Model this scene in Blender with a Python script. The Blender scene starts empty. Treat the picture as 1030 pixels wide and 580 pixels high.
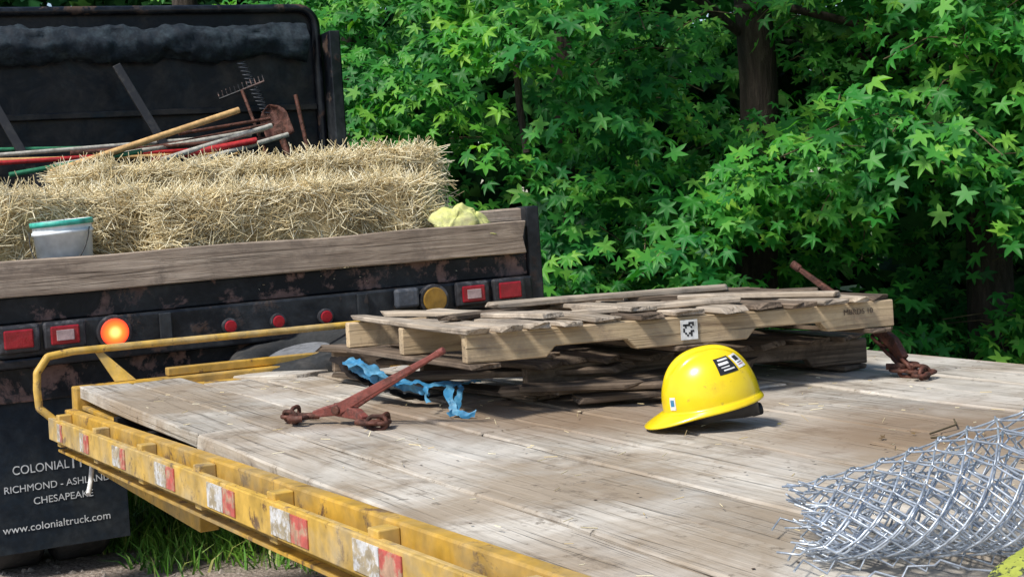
import bpy, math, random
import numpy as np
from mathutils import Vector, Matrix, noise
random.seed(7); rng=np.random.default_rng(7)
scene=bpy.context.scene
scene.view_settings.view_transform='Standard'
scene.view_settings.look='None'
scene.view_settings.exposure=0
COL=scene.collection

# ------------------------------------------------------------ helpers
def empty(name, loc=(0,0,0), rot=(0,0,0), parent=None):
    e=bpy.data.objects.new(name,None); COL.objects.link(e)
    e.location=loc; e.rotation_euler=rot; e.empty_display_size=.1
    if parent: e.parent=parent
    return e
def link(ob,parent=None):
    COL.objects.link(ob)
    if parent: ob.parent=parent
    return ob
def mesh(name,verts,faces,mat=None,parent=None,smooth=False):
    me=bpy.data.meshes.new(name)
    me.from_pydata([tuple(v) for v in verts],[],[tuple(f) for f in faces]); me.update()
    if mat: me.materials.append(mat)
    if smooth:
        me.polygons.foreach_set('use_smooth',[True]*len(me.polygons))
    return link(bpy.data.objects.new(name,me),parent)
def fastmesh(name,V,F,mat,parent=None):
    me=bpy.data.meshes.new(name)
    me.vertices.add(len(V)); me.vertices.foreach_set('co',V.astype(np.float32).ravel())
    k=F.shape[1]
    me.loops.add(len(F)*k); me.loops.foreach_set('vertex_index',F.astype(np.int32).ravel())
    me.polygons.add(len(F)); me.polygons.foreach_set('loop_start',np.arange(0,len(F)*k,k,dtype=np.int32))
    me.update(calc_edges=True)
    me.materials.append(mat)
    return link(bpy.data.objects.new(name,me),parent)
def box(name,x0,x1,y0,y1,z0,z1,mat,parent=None,bev=.006):
    cx,cy,cz=(x0+x1)/2,(y0+y1)/2,(z0+z1)/2
    v=[(x-cx,y-cy,z-cz) for x in(x0,x1) for y in(y0,y1) for z in(z0,z1)]
    f=[(0,1,3,2),(4,6,7,5),(0,4,5,1),(2,3,7,6),(0,2,6,4),(1,5,7,3)]
    ob=mesh(name,v,f,mat,parent); ob.location=(cx,cy,cz)
    if bev:
        m=ob.modifiers.new('b','BEVEL'); m.width=bev; m.segments=2
    return ob
def tube(name,pts,r,mat,parent=None,cyc=False,smooth=False,res=3):
    cu=bpy.data.curves.new(name,'CURVE'); cu.dimensions='3D'; cu.bevel_depth=r; cu.bevel_resolution=res; cu.use_fill_caps=True
    lists=pts if isinstance(pts[0][0],(tuple,list,Vector,np.ndarray)) else [pts]
    for pl in lists:
        if smooth:
            s=cu.splines.new('NURBS'); s.order_u=4; s.use_endpoint_u=True
        else: s=cu.splines.new('POLY')
        s.points.add(len(pl)-1)
        for i,p in enumerate(pl): s.points[i].co=(p[0],p[1],p[2],1)
        s.use_cyclic_u=cyc
    cu.materials.append(mat)
    return link(bpy.data.objects.new(name,cu),parent)
def cyl(name,c,axis,r,h,mat,parent=None,seg=32,r2=None,bev=.004):
    r2=r if r2 is None else r2
    v=[];f=[]
    for k,(z,rr) in enumerate(((-h/2,r),(h/2,r2))):
        for i in range(seg):
            a=2*math.pi*i/seg; v.append((rr*math.cos(a),rr*math.sin(a),z))
    for i in range(seg):
        j=(i+1)%seg; f.append((i,j,seg+j,seg+i))
    f.append(tuple(range(seg))[::-1]); f.append(tuple(range(seg,2*seg)))
    ob=mesh(name,v,f,mat,parent)
    ob.location=c; ob.rotation_mode='QUATERNION'
    ob.rotation_quaternion=Vector((0,0,1)).rotation_difference(Vector(axis).normalized())
    if bev:
        m=ob.modifiers.new('b','BEVEL'); m.width=bev; m.segments=2; m.limit_method='ANGLE'
    return ob
def plank(name,L,W,T,mat,parent=None,loc=(0,0,0),rot=(0,0,0),jit=.003,chip=.012,seg=None,split=0):
    seg=seg or max(4,int(L/.12)); v=[];f=[]
    o=random.random()*100
    for i in range(seg+1):
        x=L*i/seg
        for (y,z) in ((0,0),(W,0),(W,T),(W*.5,T),(0,T)):
            dx=0
            if i in(0,seg): dx=random.uniform(-chip,chip)
            if i==seg and split: dx+=split*noise.noise(Vector((y*30+o,1,1)))*1.5
            n=noise.noise_vector(Vector((x*2.5+o,y*9,z*9)))*jit*2
            v.append((x+dx,y+n.y,z+n.z*.6))
    for i in range(seg):
        a=i*5;b=a+5
        for k in range(5):
            k2=(k+1)%5; f.append((a+k,b+k,b+k2,a+k2))
    f.append((0,1,2,3,4)); e=seg*5; f.append((e+4,e+3,e+2,e+1,e))
    ob=mesh(name,v,f,mat,parent); ob.location=loc; ob.rotation_euler=rot
    m=ob.modifiers.new('b','BEVEL'); m.width=min(.005,T*.2); m.segments=1; m.limit_method='ANGLE'
    return ob

# ------------------------------------------------------------ materials
class NT:
    def __init__(s,name):
        s.m=bpy.data.materials.new(name); s.m.use_nodes=True; s.t=s.m.node_tree; s.N=s.t.nodes; s.L=s.t.links
        s.b=s.N['Principled BSDF']
    def n(s,typ,**kw):
        x=s.N.new(typ)
        for k,v in kw.items(): setattr(x,k,v)
        return x
    def l(s,a,b): s.L.new(a,b)
    def noise(s,vec,scale,detail=5,rough=.6,dist=0):
        x=s.n('ShaderNodeTexNoise'); x.inputs['Scale'].default_value=scale; x.inputs['Detail'].default_value=detail
        x.inputs['Roughness'].default_value=rough; x.inputs['Distortion'].default_value=dist
        if vec is not None: s.l(vec,x.inputs['Vector'])
        return x.outputs['Fac']
    def ramp(s,fac,stops):
        r=s.n('ShaderNodeValToRGB'); e=r.color_ramp.elements
        while len(e)<len(stops): e.new(.5)
        for i,(p,c) in enumerate(stops):
            e[i].position=p; e[i].color=(c,c,c,1) if isinstance(c,(int,float)) else (*c,1)
        s.l(fac,r.inputs[0]); return r.outputs[0]
    def mix(s,fac,a,b,mode='MIX'):
        x=s.n('ShaderNodeMix',data_type='RGBA',blend_type=mode)
        for i,v in ((0,fac),(6,a),(7,b)):
            if isinstance(v,(int,float)): x.inputs[i].default_value=v
            elif isinstance(v,tuple): x.inputs[i].default_value=(*v,1)
            else: s.l(v,x.inputs[i])
        return x.outputs[2]
    def bump(s,h,strength=.3,dist=.01):
        x=s.n('ShaderNodeBump'); x.inputs['Strength'].default_value=strength; x.inputs['Distance'].default_value=dist
        s.l(h,x.inputs['Height']); s.l(x.outputs[0],s.b.inputs['Normal'])
    def mapping(s,src,sc):
        x=s.n('ShaderNodeMapping'); x.inputs['Scale'].default_value=sc; s.l(src,x.inputs['Vector']); return x.outputs[0]
def setc(t,c): 
    if isinstance(c,tuple): t.b.inputs['Base Color'].default_value=(*c,1)
    else: t.l(c,t.b.inputs['Base Color'])

def weathered(name,c1,c2,scale=6,lo=.5,hi=.62,rough=.5,rough2=.85,metal=0,bump=.25,fine=40,spec=.5,dust=None,dk=.6):
    t=NT(name); g=t.n('ShaderNodeTexCoord').outputs['Object']
    oi=t.n('ShaderNodeObjectInfo').outputs['Random']
    va=t.n('ShaderNodeVectorMath',operation='ADD'); t.l(g,va.inputs[0])
    mm=t.n('ShaderNodeMath',operation='MULTIPLY'); t.l(oi,mm.inputs[0]); mm.inputs[1].default_value=37
    t.l(mm.outputs[0],va.inputs[1]); v=va.outputs[0]
    n1=t.noise(v,scale,6,.7,.3); f=t.ramp(n1,[(lo,0),(hi,1)])
    n2=t.noise(v,fine,3,.6)
    c=t.mix(f,c1,c2)
    if dust:
        n3=t.noise(v,3.3,5,.7,.5); k=t.ramp(n3,[(.42,0),(.68,dk)]); c=t.mix(k,c,dust)
    grime=t.ramp(n2,[(.3,.65),(.7,1.15)])
    c=t.mix(1.0,c,grime,'MULTIPLY'); setc(t,c)
    r=t.mix(f,(rough,)*3,(rough2,)*3); t.l(r,t.b.inputs['Roughness'])
    t.b.inputs['Metallic'].default_value=metal
    t.b.inputs['Specular IOR Level'].default_value=spec
    s=t.n('ShaderNodeMath',operation='ADD'); t.l(f,s.inputs[0]); t.l(n2,s.inputs[1])
    t.bump(s.outputs[0],bump,.004)
    return t.m

def woodmat(name,cl,cm,cd,stains=False,grain=1.0,axis=0,grime=None):
    t=NT(name); g=t.n('ShaderNodeTexCoord').outputs['Object']
    oi=t.n('ShaderNodeObjectInfo').outputs['Random']
    mm=t.n('ShaderNodeMath',operation='MULTIPLY'); t.l(oi,mm.inputs[0]); mm.inputs[1].default_value=53
    va=t.n('ShaderNodeVectorMath',operation='ADD'); t.l(g,va.inputs[0]); t.l(mm.outputs[0],va.inputs[1]); v=va.outputs[0]
    sc=[22,22,22]; sc[axis]=1.1
    vs=t.mapping(v,tuple(sc))
    n1=t.noise(vs,1.6,7,.65,1.2)
    col=t.ramp(n1,[(.25,cd),(.45,cm),(.66,cl)])
    sc2=[70,70,70]; sc2[axis]=1.6
    vs2=t.mapping(v,tuple(sc2)); n2=t.noise(vs2,1.2,3,.5,.6)
    cr=t.ramp(n2,[(.30,.34),(.42,1.0)])
    col=t.mix(.8*grain,col,cr,'MULTIPLY')
    n3=t.noise(v,3.0,5,.6,.4); bl=t.ramp(n3,[(.3,.58),(.55,1.0),(.75,1.18)])
    col=t.mix(.8,col,bl,'MULTIPLY')
    tr=t.ramp(oi,[(0,.72),(.5,1.0),(1,1.12)]); col=t.mix(1.0,col,tr,'MULTIPLY')
    if grime:
        n6=t.noise(v,6,7,.72,.5); k=t.ramp(n6,[(.48,0),(.64,.8)]); col=t.mix(k,col,grime)
    if stains:
        pos=t.n('ShaderNodeNewGeometry').outputs['Position']
        n4=t.noise(pos,1.3,6,.66,.6); st=t.ramp(n4,[(.46,0),(.61,.75)])
        col=t.mix(st,col,(.29,.22,.15))
        n5=t.noise(pos,6,7,.75,.3); st2=t.ramp(n5,[(.54,0),(.67,.7)])
        col=t.mix(st2,col,(.17,.13,.095))
        n7=t.noise(pos,2.2,4,.6,.2); st3=t.ramp(n7,[(.52,0),(.68,.45)])
        col=t.mix(st3,col,(.66,.63,.58))
        n8=t.noise(pos,24,4,.7,.2); st4=t.ramp(n8,[(.61,0),(.69,.65)])
        col=t.mix(st4,col,(.12,.095,.07))
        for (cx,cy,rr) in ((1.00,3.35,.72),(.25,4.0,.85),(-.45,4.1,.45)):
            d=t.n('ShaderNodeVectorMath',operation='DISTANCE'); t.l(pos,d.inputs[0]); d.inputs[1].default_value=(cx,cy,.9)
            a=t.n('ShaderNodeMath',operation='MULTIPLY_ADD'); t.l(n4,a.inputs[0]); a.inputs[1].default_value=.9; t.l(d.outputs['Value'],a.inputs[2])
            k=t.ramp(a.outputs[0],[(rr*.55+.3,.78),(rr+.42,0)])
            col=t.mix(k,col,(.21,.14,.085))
    setc(t,col)
    t.b.inputs['Roughness'].default_value=.85; t.b.inputs['Specular IOR Level'].default_value=.2
    s=t.n('ShaderNodeMath',operation='ADD'); t.l(n1,s.inputs[0]); t.l(cr,s.inputs[1])
    t.bump(s.outputs[0],.7,.006)
    return t.m

M={}
M['deck']=woodmat('deck_wood',(.63,.58,.51),(.51,.465,.40),(.25,.215,.17),stains=True)
M['pallet']=woodmat('pallet_wood',(.68,.53,.34),(.54,.405,.25),(.26,.18,.11),grime=(.28,.21,.15))
M['pallet_y']=woodmat('pallet_wood_across',(.57,.49,.40),(.41,.335,.255),(.17,.135,.10),grime=(.18,.15,.125))
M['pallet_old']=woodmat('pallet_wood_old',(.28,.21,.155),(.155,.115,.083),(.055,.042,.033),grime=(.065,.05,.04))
M['oldplank']=woodmat('truck_plank_wood',(.54,.44,.35),(.37,.29,.225),(.12,.09,.07),grime=(.19,.15,.12))
M['yellow']=weathered('yellow_paint_worn',(.60,.35,.05),(.13,.07,.035),9,.56,.64,.5,.9,dust=(.34,.26,.14),spec=.3,fine=14,dk=.8)
M['yellowrail']=weathered('yellow_rail_paint',(.64,.40,.075),(.16,.09,.05),15,.56,.64,.5,.9,dust=(.45,.36,.22),spec=.3,dk=.9,fine=16)
M['black']=weathered('black_steel_paint',(.006,.008,.012),(.07,.042,.03),6,.55,.62,.30,.85,fine=25,spec=.32,dust=(.045,.050,.056),dk=.95)
M['blackrust']=weathered('black_paint_peeling',(.007,.008,.011),(.21,.13,.11),7,.51,.58,.4,.9,fine=30,spec=.25,dust=(.05,.055,.06))
M['blackmatte']=weathered('black_undercarriage',(.008,.008,.009),(.03,.022,.018),6,.5,.7,.7,.95,spec=.2)
M['headboard']=weathered('black_headboard',(.004,.007,.012),(.018,.030,.038),3,.5,.75,.35,.6,fine=18,spec=.2,dust=(.06,.052,.045),dk=.7)
M['rubber']=weathered('tire_rubber',(.03,.032,.034),(.07,.065,.06),8,.5,.7,.8,.95,spec=.3)
M['flap']=weathered('mudflap_rubber',(.010,.018,.028),(.035,.045,.052),5,.5,.75,.6,.8,spec=.25,dust=(.05,.055,.055))
M['rust']=weathered('rusty_steel',(.13,.045,.028),(.06,.028,.02),22,.45,.6,.6,.9,metal=.2,bump=.5)
M['rustred']=weathered('red_painted_rusty_steel',(.24,.065,.05),(.11,.045,.035),20,.5,.62,.5,.9,metal=.1,bump=.4)
M['galv']=weathered('galvanised_wire',(.62,.68,.76),(.40,.44,.50),30,.45,.6,.38,.55,metal=.6,bump=.1)
M['grey']=weathered('grey_plastic',(.22,.23,.25),(.12,.12,.13),12,.5,.7,.5,.8)
M['stone']=weathered('gravel_stone',(.36,.31,.27),(.2,.17,.15),12,.5,.7,.8,.9)
M['darkgrey']=weathered('dark_grey_box',(.07,.08,.10),(.14,.14,.15),12,.5,.7,.5,.8)
M['white']=weathered('white_label',(.78,.78,.76),(.5,.48,.42),25,.55,.75,.6,.8,bump=.05)
M['tape_w']=weathered('white_reflective_tape',(.68,.68,.68),(.40,.33,.22),26,.46,.56,.4,.8,bump=.05)
M['tape_r']=weathered('red_reflective_tape',(.55,.11,.09),(.48,.30,.20),26,.47,.57,.4,.8,bump=.05)
M['ink']=weathered('black_ink',(.012,.012,.014),(.03,.03,.03),20,.5,.7,.5,.7,bump=.05)
M['letter']=weathered('flap_lettering',(.70,.72,.72),(.4,.42,.43),20,.55,.7,.6,.8,bump=.05)
M['blue']=weathered('blue_tarp_plastic',(.035,.20,.38),(.12,.33,.48),14,.45,.65,.5,.6,bump=.3)
M['bucket']=weathered('bucket_plastic',(.82,.87,.90),(.70,.74,.76),8,.45,.7,.35,.6,bump=.05,fine=9)
M['teal']=weathered('bucket_rim_teal',(.06,.48,.38),(.05,.34,.28),8,.5,.7,.4,.6,bump=.1)
M['cloth']=weathered('yellow_green_cloth',(.66,.68,.22),(.50,.48,.28),9,.45,.7,.9,.95)
M['strap']=weathered('yellow_green_strap',(.36,.40,.06),(.04,.05,.03),40,.54,.58,.8,.9)
M['handle']=weathered('tool_handle_wood',(.68,.42,.17),(.45,.26,.10),10,.5,.7,.5,.7)
M['twine']=weathered('baling_twine',(.55,.42,.2),(.45,.35,.2),10)
M['redtool']=weathered('red_tool_paint',(.50,.03,.03),(.3,.03,.03),10,.5,.7,.4,.7)
M['greentool']=weathered('green_tool_paint',(.04,.22,.11),(.04,.14,.06),10,.5,.7,.4,.7)
M['whitetool']=weathered('white_tool_handle',(.50,.48,.42),(.22,.20,.17),10,.5,.7,.5,.7)
M['tarp']=weathered('black_mesh_tarp',(.012,.019,.028),(.045,.065,.08),9,.45,.7,.7,.9,fine=60,spec=.25)
M['chrome']=weathered('light_bezel',(.03,.03,.035),(.12,.12,.13),20,.5,.7,.4,.6)
M['nail']=weathered('rusty_nail',(.07,.045,.035),(.03,.02,.02),30)

def lens(name,c,rough=.15):
    t=NT(name); g=t.n('ShaderNodeTexCoord').outputs['Object']
    n=t.noise(g,60,2); n2=t.noise(g,18,5); k=t.ramp(n2,[(.35,.6),(.65,1.1)])
    setc(t,t.mix(1.0,c,k,'MULTIPLY')); t.b.inputs['Roughness'].default_value=rough; t.bump(n,.3,.003); return t.m
M['redlens']=lens('red_lens',(.34,.015,.025)); M['whitelens']=lens('white_lens',(.50,.36,.36)); M['amberlens']=lens('amber_lens',(.32,.18,.03))
t=NT('lit_signal_lamp'); g=t.n('ShaderNodeTexCoord').outputs['Object']
gl=t.n('ShaderNodeVectorMath',operation='LENGTH'); t.l(g,gl.inputs[0])
c=t.ramp(gl.outputs['Value'],[(.012,(1,.75,.2)),(.03,(1,.22,.02)),(.055,(.75,.03,.01))])
setc(t,(.5,.06,.02)); t.l(c,t.b.inputs['Emission Color']); t.b.inputs['Emission Strength'].default_value=1.6; M['lit']=t.m

t=NT('hat_plastic'); g=t.n('ShaderNodeTexCoord').outputs['Object']
n=t.noise(g,14,6,.6); c=t.ramp(n,[(.35,(.80,.56,.004)),(.6,(.86,.64,.006)),(.8,(.70,.46,.01))])
n2=t.noise(g,45,6,.7); sp=t.ramp(n2,[(.62,0),(.70,.6)]); c=t.mix(sp,c,(.35,.22,.05)); setc(t,c)
t.b.inputs['Roughness'].default_value=.27; t.b.inputs['Coat Weight'].default_value=.3; t.bump(n2,.04,.002); M['hat']=t.m

def straw(name,a,b,c_):
    t=NT(name); g=t.n('ShaderNodeNewGeometry')
    c=t.ramp(g.outputs['Random Per Island'],[(0,a),(.5,b),(1,c_)])
    n=t.noise(g.outputs['Position'],5,2,.6); c=t.mix(1.0,c,t.ramp(n,[(.3,.8),(.65,1.1)]),'MULTIPLY'); setc(t,c)
    t.b.inputs['Roughness'].default_value=.6; t.b.inputs['Specular IOR Level'].default_value=.3; return t.m
M['straw']=straw('straw',(.60,.46,.23),(.86,.74,.46),(.94,.87,.66))
M['strawcore']=weathered('straw_core',(.66,.52,.28),(.38,.28,.13),20,.45,.62,.9,.95,bump=1.0,fine=70)

def leafmat(name,cols,trans=.35,rough=.42,spec=.45):
    t=NT(name); g=t.n('ShaderNodeNewGeometry')
    c=t.ramp(g.outputs['Random Per Island'],cols)
    n=t.noise(g.outputs['Position'],.9,2,.6); c=t.mix(1.0,c,t.ramp(n,[(.35,(.55,.78,.90)),(.62,(1.25,1.12,.80))]),'MULTIPLY')
    setc(t,c); t.b.inputs['Roughness'].default_value=rough; t.b.inputs['Specular IOR Level'].default_value=spec
    if trans>0:
        tr=t.n('ShaderNodeBsdfTranslucent'); cc=t.mix(1.0,c,(1.6,1.7,.6),'MULTIPLY'); t.l(cc,tr.inputs['Color'])
        ms=t.n('ShaderNodeMixShader'); ms.inputs[0].default_value=trans
        t.l(t.b.outputs[0],ms.inputs[1]); t.l(tr.outputs[0],ms.inputs[2]); t.l(ms.outputs[0],t.N['Material Output'].inputs[0])
    return t.m
M['leaf']=leafmat('sweetgum_leaf',[(0,(.020,.135,.030)),(.45,(.042,.235,.038)),(.8,(.095,.33,.050)),(1,(.20,.44,.075))],.32,.5,.3)
M['leafback']=leafmat('woodland_leaf_shaded',[(0,(.007,.034,.012)),(.6,(.014,.062,.016)),(1,(.04,.12,.03))],0,.8,spec=.05)  # shade of the deep wood put into the leaf colour, keeps gaps dark
M['grass']=leafmat('grass_blade',[(0,(.06,.18,.02)),(.6,(.13,.32,.04)),(.9,(.24,.38,.08)),(1,(.42,.38,.18))],0,.6)
M['dryleaf']=leafmat('leaf_litter',[(0,(.10,.055,.025)),(.6,(.20,.12,.05)),(1,(.09,.14,.03))],0,.7)
t=NT('tree_bark'); g=t.n('ShaderNodeTexCoord').outputs['Object']; v=t.mapping(g,(9,9,1.6)); n=t.noise(v,2.5,6,.7,.5)
setc(t,t.ramp(n,[(.3,(.018,.014,.011)),(.5,(.045,.033,.026)),(.7,(.09,.072,.058))])); t.b.inputs['Roughness'].default_value=.95; t.bump(n,1,.03); M['bark']=t.m
t=NT('twig_bark'); g=t.n('ShaderNodeTexCoord').outputs['Object']; n=t.noise(g,20,3); setc(t,t.ramp(n,[(.3,(.05,.04,.02)),(.7,(.13,.10,.05))])); t.b.inputs['Roughness'].default_value=.9; M['twig']=t.m

t=NT('ground_dirt_gravel_grass'); pos=t.n('ShaderNodeNewGeometry').outputs['Position']
n1=t.noise(pos,60,7,.75); n2=t.noise(pos,3,6,.65,.3)
vor=t.n('ShaderNodeTexVoronoi'); vor.inputs['Scale'].default_value=45; t.l(pos,vor.inputs['Vector'])
dirt=t.ramp(n1,[(.3,(.24,.18,.14)),(.5,(.48,.39,.33)),(.7,(.66,.58,.52))])
dirt=t.mix(.6,dirt,t.ramp(vor.outputs['Distance'],[(0,1.2),(.5,.55)]),'MULTIPLY')
grs=t.ramp(n1,[(.3,(.03,.06,.012)),(.6,(.07,.13,.025)),(.8,(.16,.17,.06))])
sep=t.n('ShaderNodeSeparateXYZ'); t.l(pos,sep.inputs[0])
a=t.n('ShaderNodeMath',operation='MULTIPLY_ADD'); t.l(n2,a.inputs[0]); a.inputs[1].default_value=2.2; t.l(sep.outputs['Y'],a.inputs[2])
b=t.n('ShaderNodeMath',operation='MULTIPLY_ADD'); t.l(sep.outputs['X'],b.inputs[0]); b.inputs[1].default_value=.5; t.l(a.outputs[0],b.inputs[2])
mr=t.n('ShaderNodeMapRange'); t.l(b.outputs[0],mr.inputs[0]); mr.inputs[1].default_value=6.5; mr.inputs[2].default_value=7.2
setc(t,t.mix(mr.outputs[0],dirt,grs)); t.b.inputs['Roughness'].default_value=.95
s=t.n('ShaderNodeMath',operation='ADD'); t.l(n1,s.inputs[0]); t.l(vor.outputs['Distance'],s.inputs[1]); t.bump(s.outputs[0],.8,.02)
M['ground']=t.m
mesh('ground',[(-300,-300,0),(300,-300,0),(300,300,0),(-300,300,0)],[(0,1,2,3)],M['ground'])

# ============================================================ TRAILER
DZ=.9
TR=empty('flatbed_trailer',(-1.65,5.19,DZ),(0,0,math.radians(-60.2)))
A=Vector((-1.65,5.19)); U=Vector((math.cos(math.radians(-60.2)),math.sin(math.radians(-60.2)))); Vv=Vector((-U.y,U.x))
def tw(s,t_,z=0): 
    p=A+U*s+Vv*t_; return Vector((p.x,p.y,DZ+z))
np_=13; wd=2.53/np_
for i in range(np_):
    t0=.01+i*wd; s0=(0,.04,.30)[i] if i<3 else .44
    s0+=random.uniform(-.015,.02)
    j=random.uniform(1.2,3.0); j2=j+random.uniform(2.2,3.6)
    cuts=[s0,j,j2,9.6]
    for k in range(len(cuts)-1):
        plank('deck_plank',cuts[k+1]-cuts[k]-.007,wd-random.uniform(.007,.016),.045,M['deck'],TR,
              (cuts[k],t0+.004,-.045+random.uniform(-.006,.003)),(random.uniform(-.014,.014),0,random.uniform(-.0008,.0008)),jit=.004,chip=.006)
V=[];F=[]
for s_ in np.arange(.6,9.3,.6):
    for i in range(np_):
        for k in(.28,.72):
            if random.random()<.15: continue
            c=Vector((s_+random.uniform(-.015,.015),.01+wd*(i+k)+random.uniform(-.01,.01),.0042)); b0=len(V); r=.0036
            for q in range(8): V.append((c.x+r*math.cos(q*math.pi/4),c.y+r*math.sin(q*math.pi/4),c.z))
            F.append(tuple(range(b0,b0+8)))
mesh('nail_heads',V,F,M['nail'],TR)
box('front_beam',-.05,.03,.0,2.55,-.22,-.002,M['yellow'],TR,.006)
box('front_beam_lip',-.055,-.012,.36,2.55,.001,.032,M['yellow'],TR,.004)
box('front_plate',.032,.52,.02,2.53,-.085,-.070,M['yellow'],TR,.002)
box('front_plate_step',.032,.10,.40,2.53,-.069,-.028,M['yellow'],TR,.004)
plank('loose_deck_board',.44,.15,.035,M['deck'],TR,(.03,.60,-.055),(0,math.radians(-4),math.radians(14)))
def rail(parent,s0,s1,tapes):
    box('side_channel',s0,s1,-.035,.004,-.165,-.012,M['yellow'],parent,.005)
    box('rub_rail',s0,s1,-.095,-.083,-.115,-.035,M['yellowrail'],parent,.003)
    box('rub_rail_top_lip',s0,s1,-.0825,-.070,-.047,-.036,M['yellowrail'],parent,.002)
    box('side_lower_flange',s0,s1,-.065,-.036,-.165,-.155,M['yellow'],parent,.002)
    for s_ in np.arange(s0+.08,s1-.06,.56):
        box('stake_pocket',s_,s_+.05,-.0825,-.0355,-.135,-.02,M['yellowrail'],parent,.003)
    for (s_,wl,rl) in tapes:
        box('reflective_tape_white',s_,s_+wl,-.0985,-.0955,-.106,-.044,M['tape_w'],parent,0)
        box('reflective_tape_red',s_+wl+.004,s_+wl+rl,-.0985,-.0955,-.105,-.045,M['tape_r'],parent,0)
rl=empty('side_rail_front',(0,0,-.070),(0,-.030,0),TR)
rail(rl,-.02,3.6,((.14,.045,.03),(.50,.05,.07),(.94,.09,.06),(1.42,.11,.08),(1.90,.12,.09),(2.36,.12,.10),(2.82,.12,.1),(3.3,.12,.1)))
rr_=empty('side_rail_rear',(0,0,.038),(0,0,0),TR); rail(rr_,3.605,9.7,())
box('side_channel_far',-.04,9.7,2.545,2.585,-.20,-.012,M['yellow'],TR,.005)
box('rub_rail_far',-.1,9.7,2.63,2.642,-.115,-.035,M['yellowrail'],TR,.003)
for s_ in np.arange(.02,9.6,.56): box('stake_pocket_far',s_,s_+.05,2.586,2.629,-.135,-.02,M['yellowrail'],TR,.003)
for tt in (.98,1.58):
    box('main_beam_web',.6,9.6,tt,tt+.012,-.40,-.135,M['yellow'],TR,0)
    box('main_beam_flange',.6,9.6,tt-.06,tt+.07,-.415,-.402,M['yellow'],TR,.002)
for s_ in np.arange(.56,9.5,.42): box('cross_member',s_,s_+.05,.005,2.54,-.13,-.052,M['blackmatte'],TR,0)
box('front_bracket',-.02,.08,.10,.16,-.34,-.225,M['yellow'],TR,.004)
box('under_beam',.05,1.3,.06,.12,-.32,-.27,M['yellow'],TR,.004)
tube('release_handle',[(.16,.02,-.24),(.20,.0,-.32),(.24,-.02,-.36)],.009,M['white'],TR,smooth=True)
tube('tongue_beam',[(-.05,.95,-.30),(-1.1,1.22,-.35)],.06,M['yellow'],TR)
tube('tongue_beam',[(-.05,1.6,-.30),(-1.1,1.32,-.35)],.06,M['yellow'],TR)
tube('front_pipe_rail',[(-.08,1.2,.128),(-.08,.6,.127),(-.08,.14,.126),(-.08,.02,.125),(-.07,-.075,.115),(-.05,-.12,.06),(-.04,-.125,.0),(-.04,-.12,-.07),(-.02,-.07,-.12)],.0145,M['yellowrail'],TR,smooth=True)
mesh('pipe_bracket',[(-.085,.10,.12),(-.085,.125,.12),(-.03,.24,.0),(-.03,.16,.0),(-.095,.10,.12),(-.095,.125,.12),(-.04,.24,.0),(-.04,.16,.0)],
     [(0,1,2,3),(7,6,5,4),(0,4,5,1),(1,5,6,2),(2,6,7,3),(3,7,4,0)],M['yellowrail'],TR)
tube('pipe_post',[(-.08,1.15,.125),(-.05,1.15,-.02)],.012,M['yellowrail'],TR)
for s_ in(4.6,5.5):
    for tt in(.12,2.2):
        cyl('trailer_wheel',(s_,tt+.1,-.52),(0,1,0),.37,.22,M['rubber'],TR,48,bev=.04)
        cyl('wheel_rim',(s_,tt+(-.015 if tt<1 else .215),-.52),(0,1,0),.2,.02,M['white'],TR,32)
box('rear_bumper',9.71,9.78,0,2.55,-.25,0,M['yellow'],TR)
def slivers(name,P,D,Lh,r,mat,parent=None):
    n=len(P); D=D/np.linalg.norm(D,axis=1,keepdims=True)
    ref=np.tile([0,0,1.],(n,1)); ref[np.abs(D[:,2])>.9]=[1,0,0]
    X=np.cross(D,ref); X/=np.linalg.norm(X,axis=1,keepdims=True); Y=np.cross(D,X)
    Lh=Lh[:,None]; r=r[:,None]
    out=[]
    for e in(-1,1):
        for a in(0,2.094,4.189): out.append(P+D*Lh*e+(X*math.cos(a)+Y*math.sin(a))*r)
    V=np.stack(out,1).reshape(-1,3)
    b=(np.arange(n)*6)[:,None]
    F=np.concatenate([b+np.array([[0,1,4,3]]),b+np.array([[1,2,5,4]]),b+np.array([[2,0,3,5]])],1).reshape(-1,4)
    return fastmesh(name,V,F,mat,parent)
n=420
S=rng.uniform(.5,5.5,n); T_=rng.uniform(.02,2.5,n)
P=np.array([tw(a,b,.006+.004*rng.random()) for a,b in zip(S,T_)])
D=np.c_[rng.normal(size=n),rng.normal(size=n),rng.normal(size=n)*.1]
slivers('straw_litter',P,D,rng.uniform(.005,.018,n),rng.uniform(.0007,.0014,n),M['straw'])
tube('twig_litter',[[tw(2.95,1.33,.008),tw(2.93,1.44,.014),tw(2.85,1.52,.008)],[tw(2.98,1.30,.006),tw(3.02,1.36,.01),tw(3.0,1.40,.006)]],.0022,M['twig'])

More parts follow.
